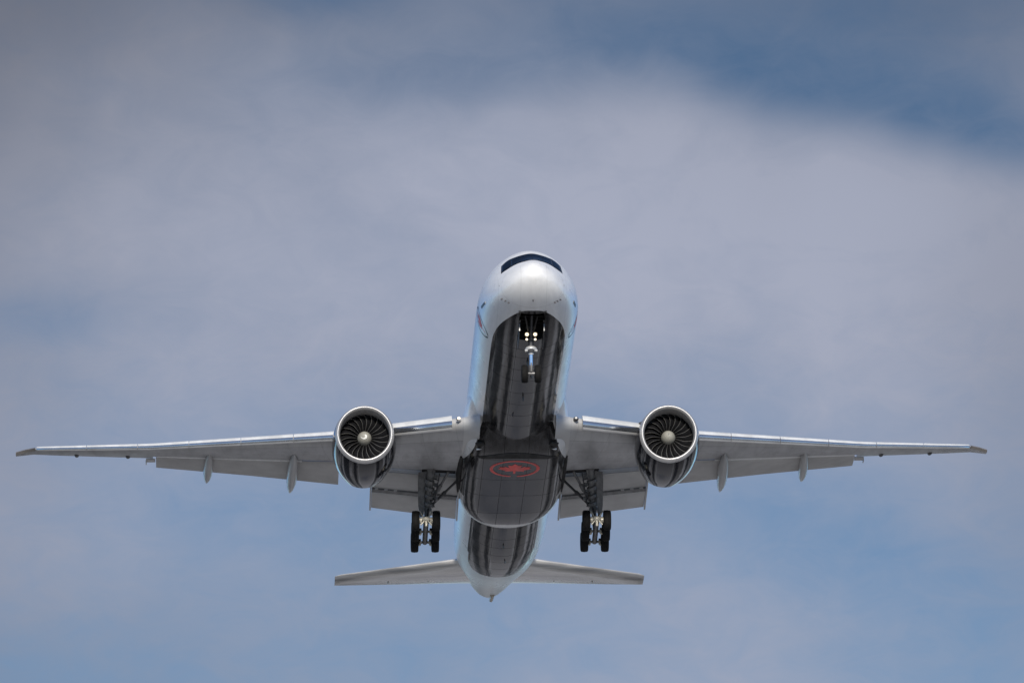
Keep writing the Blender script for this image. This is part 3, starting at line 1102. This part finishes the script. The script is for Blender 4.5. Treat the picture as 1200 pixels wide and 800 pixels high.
def make_engine(sgn):
    global fan_mesh
    C = Vector((9.67 * sgn, 25.42, -2.64))
    scarf = radians(6)

    def fr(d, r, a):
        # the inlet mouth leans with its top forward; the lean fades out towards the back
        k = max(0.0, 1 - d / 2.6)
        z = r * cos(a)
        return Vector((C.x + r * sin(a), C.y + d - z * math.tan(scarf) * k, C.z + z - d * 0.02))
    mb = MB()
    outer = [(.30, 1.875), (.6, 1.935), (1.0, 1.985), (1.6, 2.03), (2.4, 2.055), (3.3, 2.03), (4.2, 1.95), (5.0, 1.82), (5.6, 1.70), (5.9, 1.64),
             (5.88, 1.58), (5.0, 1.60), (4.2, 1.60)]
    mb.revolve(outer, fr, 72)
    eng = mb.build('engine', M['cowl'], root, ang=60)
    mb = MB()
    prof = [(.30, 1.877), (.16, 1.835), (.06, 1.785), (.01, 1.735), (0.0, 1.70), (.02, 1.665), (.08, 1.625), (.14, 1.60), (.19, 1.588)]
    mb.revolve(prof, fr, 72)
    mb.build('inlet_lip', M['lip'], eng, ang=60)
    mb = MB()
    mb.revolve([(.19, 1.588), (.26, 1.572), (.5, 1.56), (.8, 1.575), (1.05, 1.605), (1.7, 1.62)], fr, 72)
    mb.revolve([(1.7, 1.62), (1.72, 0.0)], fr, 72, mi=1)
    mb.build('inlet_liner', [M['barrel'], M['bay']], eng, ang=60)
    # spinner
    mb = MB()
    mb.revolve([(.44, .005), (.453, .075), (.495, .16), (.57, .25), (.69, .335), (.86, .41), (1.05, .455), (1.2, .455)],
               lambda d, r, a: Vector((C.x + r * sin(a), C.y + d, C.z + r * cos(a))), 40, cap=(True, False))
    sp = mb.build('spinner', M['spinner'], eng, ang=60)

    def spin_d(r):
        return herm([0, .075, .16, .25, .335, .41, .455], [.44, .453, .495, .57, .69, .86, 1.05], r)
    mb = MB()
    rings = []
    ph = 0.6 if sgn < 0 else 3.4
    for k in range(17):
        f = k / 16
        a = ph + f * 3.9
        rc = 0.04 + 0.20 * f
        wdt = 0.015 + 0.05 * sin(pi * min(1, f * 1.0 + 0.08))
        if sgn > 0:
            rc, wdt = rc * 0.4, wdt * 0.35
        row = []
        for r in (max(0.004, rc - wdt), rc, rc + wdt):
            row.append(Vector((C.x + r * sin(a), C.y + spin_d(r) - 0.012, C.z + r * cos(a))))
        rings.append(row)
    mb.loft(rings, closed=False)
    mb.build('spiral_mark', M['swirl'] if sgn < 0 else M['dark'], eng, smooth=False)

    # fan blades
    if fan_mesh is None:
        mb = MB()
        nr, nc = 12, 6
        vs = []
        for j in range(nr + 1):
            f = j / nr
            r = 0.42 + f * (1.585 - 0.42)
            sweep = 0.05 * sin(f * pi * 1.3) - 0.16 * max(0, f - 0.5) ** 1.5
            stag = radians(22 + 44 * f)
            ch = 0.46 + 0.16 * sin(pi * f)
            for i in range(nc + 1):
                g = i / nc
                g = g if i < 2 else g
                x = [0, 0.034, 0.25, 0.45, 0.65, 0.85, 1.0][i] * ch
                bow = 0.04 * sin(pi * x / ch)
                tang = x * sin(stag) + bow
                d = 0.98 - 0.10 * sin(pi * f) + x * cos(stag)
                a = sweep + tang / max(r, 0.5)
                vs.append((r * sin(a), d, r * cos(a)))
        W = nc + 1
        fe, fd = [], []
        for j in range(nr):
            for i in range(nc):
                q = (j * W + i, j * W + i + 1, (j + 1) * W + i + 1, (j + 1) * W + i)
                (fe if i == 0 else fd).append(q)
        mb.add(vs, fd, 0)
        mb.f += fe
        mb.mi += [1] * len(fe)
        me = bpy.data.meshes.new('fan_blade')
        me.from_pydata(mb.v, [], mb.f)
        me.materials.append(M['blade'])
        me.materials.append(M['edge'])
        for p, i in zip(me.polygons, mb.mi):
            p.material_index = i
        finish(me, True, 60)
        fan_mesh = me
    for k in range(22):
        b = bpy.data.objects.new('fan_blade', fan_mesh)
        col.objects.link(b)
        b.parent = eng
        b.location = C
        b.rotation_euler = (0, 2 * pi * (k + 0.3) / 22, 0)
    # core exhaust nozzle and plug
    mb = MB()
    ax = lambda d, r, a: Vector((C.x + r * sin(a), C.y + d, C.z + r * cos(a) - d * 0.02))
    mb.revolve([(3.9, 1.30), (5.2, 1.22), (6.4, 0.98), (7.2, 0.80), (7.18, 0.76), (6.4, 0.85)], ax, 48)
    mb.revolve([(6.2, 0.62), (7.2, 0.50), (8.0, 0.22), (8.3, 0.03)], ax, 32)
    mb.build('exhaust_nozzle', M['titan'], eng, ang=60)
    # pylon
    mb = MB()
    rings = []
    for s, zt, zb_, hw in ((27.0, -0.66, -0.9, .06), (28.2, -0.40, -1.2, .22), (30, -0.35, -1.4, .30), (33, -0.6, -1.9, .30), (36, -1.1, -1.75, .2), (38, -1.25, -1.5, .06)):
        rings.append([Vector((C.x - hw, s, zb_)), Vector((C.x + hw, s, zb_)), Vector((C.x + hw * .8, s, zt)), Vector((C.x - hw * .8, s, zt))])
    mb.loft(rings)
    mb.build('pylon', M['grey'], eng, ang=40)
    # strake on the inboard cowl
    mb = MB()
    a = radians(-52 * sgn)
    rings = []
    for d, h in ((1.5, .02), (2.1, .22), (3.0, .34), (3.1, .02)):
        p0, p1 = fr(d, 2.02, a), fr(d, 2.04 + h, a)
        rings.append([p0 + Vector((0, 0, .02)), p1 + Vector((0, 0, .01)), p1 - Vector((0, 0, .01)), p0 - Vector((0, 0, .02))])
    mb.loft(rings)
    mb.build('cowl_strake', M['cowl'], eng, smooth=False)


for sgn in (-1, 1):
    make_engine(sgn)


# ---- tailplane and fin
def make_stabilizer(sgn):
    S = [(1.2, 60.2, -0.10, 68.6, 0.66, .10), (2.4, 61.0, 0.02, 68.85, 0.74, .10), (10.40, 69.4, 1.57, 71.95, 1.57, .09), (10.83, 70.05, 1.65, 72.15, 1.63, .07)]
    mb = MB()
    rings = []
    for i in range(len(S) - 1):
        steps = 6 if i == 1 else 2
        for k in range(steps + (1 if i == len(S) - 2 else 0)):
            f = k / steps
            X, ls, lz, ts, tz, t = [S[i][m_] + (S[i + 1][m_] - S[i][m_]) * f for m_ in range(6)]
            rings.append([Vector((X * sgn, ls + x * (ts - ls), lz + x * (tz - lz) + y * (ts - ls))) for x, y in airfoil(t, 1.0, 14, -0.008)])
    mb.loft(rings)
    st = mb.build('tailplane', M['stab'], root, ang=45)
    # elevator hinge line fairings
    for f in (0.25, 0.6):
        X = 2.4 + f * 7.9
        p = Vector((X * sgn, 61.0 + f * 8.3 + 0.72 * (7.85 - f * 5.25), 0.02 + f * 1.54 + .5 * (1 - f) - 0.16))
        mb = MB()
        mb.ball(p, 0.08, 0.35, 0.10)
        mb.build('elevator_hinge', M['stab'], st)
    return st


for sgn in (-1, 1):
    make_stabilizer(sgn)
mb = MB()
rings = []
for z, ls, ts, t in ((2.3, 56.5, 69.8, .10), (3.0, 58.5, 69.9, .10), (7.5, 64.2, 71.3, .09), (12.4, 70.2, 72.9, .085), (12.7, 70.9, 73.0, .06)):
    rings.append([Vector((y * (ts - ls), ls + x * (ts - ls), z)) for x, y in airfoil(t, 1.0, 12, 0.0)])
mb.loft(rings)
mb.build('tail_fin', M['white'], root, ang=45)


# ---- landing gear
def wheel_mesh(R, width, rim_mat, name):
    """tyre with rounded shoulders and tread grooves, dished hub; axis along X"""
    mb = MB()
    h = width / 2
    prof = [(-h * .55, R * .50), (-h * .80, R * .58), (-h, R * .74), (-h * .97, R * .88), (-h * .80, R * .96), (-h * .42, R * .995), (-h * .38, R * .975), (-h * .30, R * .975), (-h * .26, R),
            (h * .26, R), (h * .30, R * .975), (h * .38, R * .975), (h * .42, R * .995), (h * .80, R * .96), (h * .97, R * .88), (h, R * .74), (h * .80, R * .58), (h * .55, R * .50)]
    fr = lambda d, r, a: Vector((d, r * sin(a), r * cos(a)))
    mb.revolve(prof, fr, 40, 0)
    rim = [(h * .55, R * .50), (h * .62, R * .47), (h * .35, R * .40), (h * .30, R * .22), (h * .55, R * .18), (h * .58, 0.001)]
    mb.revolve(rim, fr, 40, 1)
    mb.revolve([(-d, r) for d, r in rim], fr, 40, 1)
    me = bpy.data.meshes.new(name)
    me.from_pydata([tuple(p) for p in mb.v], [], mb.f)
    me.materials.append(M['tyre'])
    me.materials.append(rim_mat)
    for p, i in zip(me.polygons, mb.mi):
        p.material_index = i
    finish(me, True, 40)
    return me


main_wheel = wheel_mesh(0.665, 0.50, M['strut'], 'wheel')
nose_wheel = wheel_mesh(0.555, 0.40, M['cream'], 'wheel')


def put_wheel(me, parent, loc):
    o = bpy.data.objects.new('wheel', me)
    col.objects.link(o)
    o.parent = parent
    o.location = Vector(loc)
    return o


def make_main_gear(sgn):
    X = 5.53
    ax = [(35.45, -5.29), (36.9, -5.56), (38.35, -5.83)]
    P = lambda x, s, z: Vector((x * sgn, s, z))
    mb = MB()
    mb.tube(P(5.16, 35.2, -1.7), P(5.42, 36.7, -4.15), 0.26, 0.24, 18)
    mb.tube(P(5.41, 36.68, -4.05), P(5.42, 36.7, -4.25), 0.31, 0.31, 18)
    mb.tube(P(5.42, 36.7, -4.2), P(5.52, 36.88, -5.45), 0.17, 0.17, 16)
    mb.tube(P(5.10, 35.2, -2.1), P(5.30, 36.25, -3.9), 0.06, n=8)          # hydraulic lines and actuators
    mb.tube(P(4.95, 35.1, -1.9), P(5.22, 35.9, -3.2), 0.09, n=8)
    mb.tube(P(5.52, 35.2, -2.0), P(5.60, 36.4, -4.0), 0.05, n=8)
    for z in (-2.5, -2.9, -3.35, -3.8):
        mb.tube(P(5.24, 36.40 + -(z + 3.8) * .6 - .1, z), P(5.30, 36.5 + -(z + 3.8) * .6 - .1, z - .16), 0.33, 0.33, 16)
    for z, dx_ in ((-2.35, -.38), (-2.8, -.42), (-3.2, -.36), (-3.6, -.40)):
        mb.box(P(5.26 + dx_, 36.1 - (z + 3.6) * .55, z), 0.26, 0.3, 0.22)
    gear = mb.build('main_gear', M['strut'], root, ang=45)
    mb = MB()       # torque links
    mb.tube(P(5.36, 36.42, -4.2), P(5.42, 35.95, -4.75), 0.09, 0.06, 8)
    mb.tube(P(5.42, 35.95, -4.75), P(5.52, 36.6, -5.3), 0.06, 0.09, 8)
    mb.build('torque_link', M['dark'], gear)
    # truck beam, tilted with its rear wheels hanging lower
    mb = MB()
    a, b = P(X, ax[0][0] - 0.12, ax[0][1] + 0.02), P(X, ax[2][0] + 0.12, ax[2][1] + 0.02)
    mb.tube(a, b, 0.17, 0.17, 14)
    for s, z in ax:
        mb.tube(P(X - 0.78, s, z), P(X + 0.78, s, z), 0.085, n=12)
    mb.build('bogie_beam', M['strut'], gear, ang=45)
    mb = MB()       # pale brake carriers and the beam's nose fitting
    s, z = ax[0]
    mb.ball(P(X, s - 0.22, z + 0.05), 0.30, 0.18, 0.17)
    mb.tube(P(X, s - 0.2, z + .05), P(X, s - 0.26, z - .45), 0.10, 0.08, 12)
    for q in (-1, 1):
        mb.tube(P(X + q * 0.26, s - 0.1, z), P(X + q * 0.42, s - 0.1, z), 0.21, 0.21, 16)
        mb.tube(P(X + q * 0.18, s - 0.2, z + .2), P(X + q * 0.40, s - 0.05, z + .62), 0.05, 0.04, 8)
        mb.tube(P(X + q * 0.14, s - 0.25, z - .1), P(X + q * 0.36, s - 0.2, z - .35), 0.05, 0.05, 8)
    mb.build('brake_carrier', M['cream'], gear, ang=45)
    for s, z in ax[1:]:
        for q in (-1, 1):
            mb = MB()
            mb.tube(P(X + q * 0.26, s - 0.1, z), P(X + q * 0.42, s - 0.1, z), 0.20, 0.20, 16, mi=0)
            mb.tube(P(X + q * 0.30, s - 0.25, z - .05), P(X + q * 0.36, s - 0.36, z - .32), 0.09, 0.07, 10, mi=1)
            mb.build('brake_unit', [M['dark'], M['cream']], gear, ang=45)
    for s, z in ax:
        for q in (-1, 1):
            put_wheel(main_wheel, gear, P(X + q * 0.67, s, z))
    # folding side and drag braces running up to the wing root
    mb = MB()
    for p0, p1, r in ((P(5.30, 36.55, -4.05), P(3.35, 35.9, -2.30), .085),):
        mb.tube(p0, p1, r, r, 10)
        mb.tube(p0 + (p1 - p0) * .45, p0 + (p1 - p0) * .55, r * 1.6, r * 1.6, 10)
    mb.build('side_brace', M['dark'], gear)
    mb = MB()
    mb.tube(P(5.25, 36.4, -3.85), P(4.05, 34.9, -2.15), 0.09, 0.09, 10)
    mb.tube(P(4.75, 35.8, -3.15), P(4.55, 35.5, -2.85), 0.14, 0.14, 10)
    mb.build('drag_brace', M['strut'], gear)
    mb = MB()
    for k in range(5):
        z = -2.4 - .38 * k
        sy = 36.3 - (z + 4.0) * .55
        mb.tube(P(5.10, sy, z), P(4.66 + .07 * k, sy - .2, z - .22), 0.035, n=6)
    mb.tube(P(4.62, 35.0, -2.2), P(5.0, 36.1, -4.0), 0.04, n=6)
    mb.build('hydraulic_line', M['dark'], gear)
    # leg door outboard of the strut
    mb = MB()
    R = Matrix.Rotation(radians(12 * sgn), 3, 'Z')
    out = [(5.58, -2.0), (5.98, -2.0), (6.02, -2.6), (6.00, -4.0), (5.88, -4.65), (5.66, -4.65)]
    mb.loft([[P(x, s + (x - 5.58) * .3 - (z + 4.65) * .45, z) for x, z in out] for s in (36.45, 36.53)])
    mb.build('gear_door', M['strut'], gear, smooth=False)
    mb = MB()
    mb.tube(P(5.35, 36.6, -3.9), P(5.75, 36.5, -3.9), 0.04, n=6)
    mb.build('door_rod', M['dark'], gear)


for sgn in (-1, 1):
    make_main_gear(sgn)


def make_nose_gear():
    S = 5.85
    mb = MB()
    mb.tube((0, 5.55, -1.9), (0, 5.70, -3.75), 0.17, 0.17, 16)
    mb.tube((-0.30, 5.4, -2.55), (0.30, 5.4, -2.55), 0.09, n=10)
    mb.tube((0.0, 5.4, -3.3), (0.0, 3.9, -2.3), 0.07, n=10)          # drag strut forward into the bay
    mb.tube((-0.14, 5.5, -2.9), (-0.38, 4.3, -2.2), 0.05, n=8)
    mb.tube((0.14, 5.5, -2.9), (0.38, 4.3, -2.2), 0.05, n=8)
    mb.box((0, 5.40, -3.12), 0.62, 0.12, 0.10)
    mb.box((0, 5.42, -3.32), 0.50, 0.10, 0.08)
    gear = mb.build('nose_gear', M['dark'], root, ang=45)
    mb = MB()
    mb.ball((0, 5.62, -3.88), 0.36, 0.32, 0.20)
    mb.tube((0, 5.62, -3.93), (0, 5.63, -4.12), 0.30, 0.24, 18, mi=1)
    mb.tube((-0.36, 5.56, -4.0), (-0.10, 5.5, -3.98), 0.09, 0.09, 12)
    mb.tube((0.36, 5.56, -4.0), (0.10, 5.5, -3.98), 0.09, 0.09, 12)
    mb.tube((0, 5.64, -4.05), (0, 5.66, -4.22), 0.17, 0.15, 16)
    mb.build('steering_collar', [M['collar'], M['dark']], gear, ang=45)
    mb = MB()
    mb.tube((0, 5.66, -4.15), (0, 5.80, -4.95), 0.095, 0.095, 16)
    mb.build('oleo_strut', M['chrome'], gear)
    mb = MB()
    mb.tube((0, 5.78, -4.85), (0, S, -5.28), 0.11, 0.12, 16)
    mb.tube((0, 5.62, -4.75), (0, 5.70, -5.30), 0.045, 0.05, 10)
    mb.tube((-0.30, S, -5.36), (0.30, S, -5.36), 0.10, n=12)
    mb.build('axle_fork', M['strut'], gear, ang=45)
    for q in (-1, 1):
        put_wheel(nose_wheel, gear, (q * 0.40, S, -5.38))
    for x, z, r in ((-.25, -3.04, .115), (.25, -3.04, .115), (-.27, -3.36, .07), (.25, -3.36, .07)):
        mb = MB()
        mb.tube((x, 5.30, z), (x, 5.42, z), r * 1.15, r * .8, 18, mi=0)
        mb.ball((x, 5.29, z), r, 0.05, r, mi=1)
        mb.build('landing_light', [M['dark'], M['lamp']], gear)
    for q in (-1, 1):
        mb = MB()
        mb.loft([[Vector((q * (0.72 + o), s, z)) for s, z in ((4.2, -2.72), (6.5, -2.95), (6.4, -3.62), (5.2, -3.45), (4.3, -3.2))] for o in (0, .05)])
        mb.loft([[Vector((q * (0.71 + o), 4.18 + dd, z)) for dd, o in ((0, 0), (.05, 0), (.05, .07), (0, .07))] for z in (-2.75, -3.2)], mi=1)
        mb.build('gear_door', [M['dark'], M['strut']], gear, smooth=False)
    return gear


make_nose_gear()
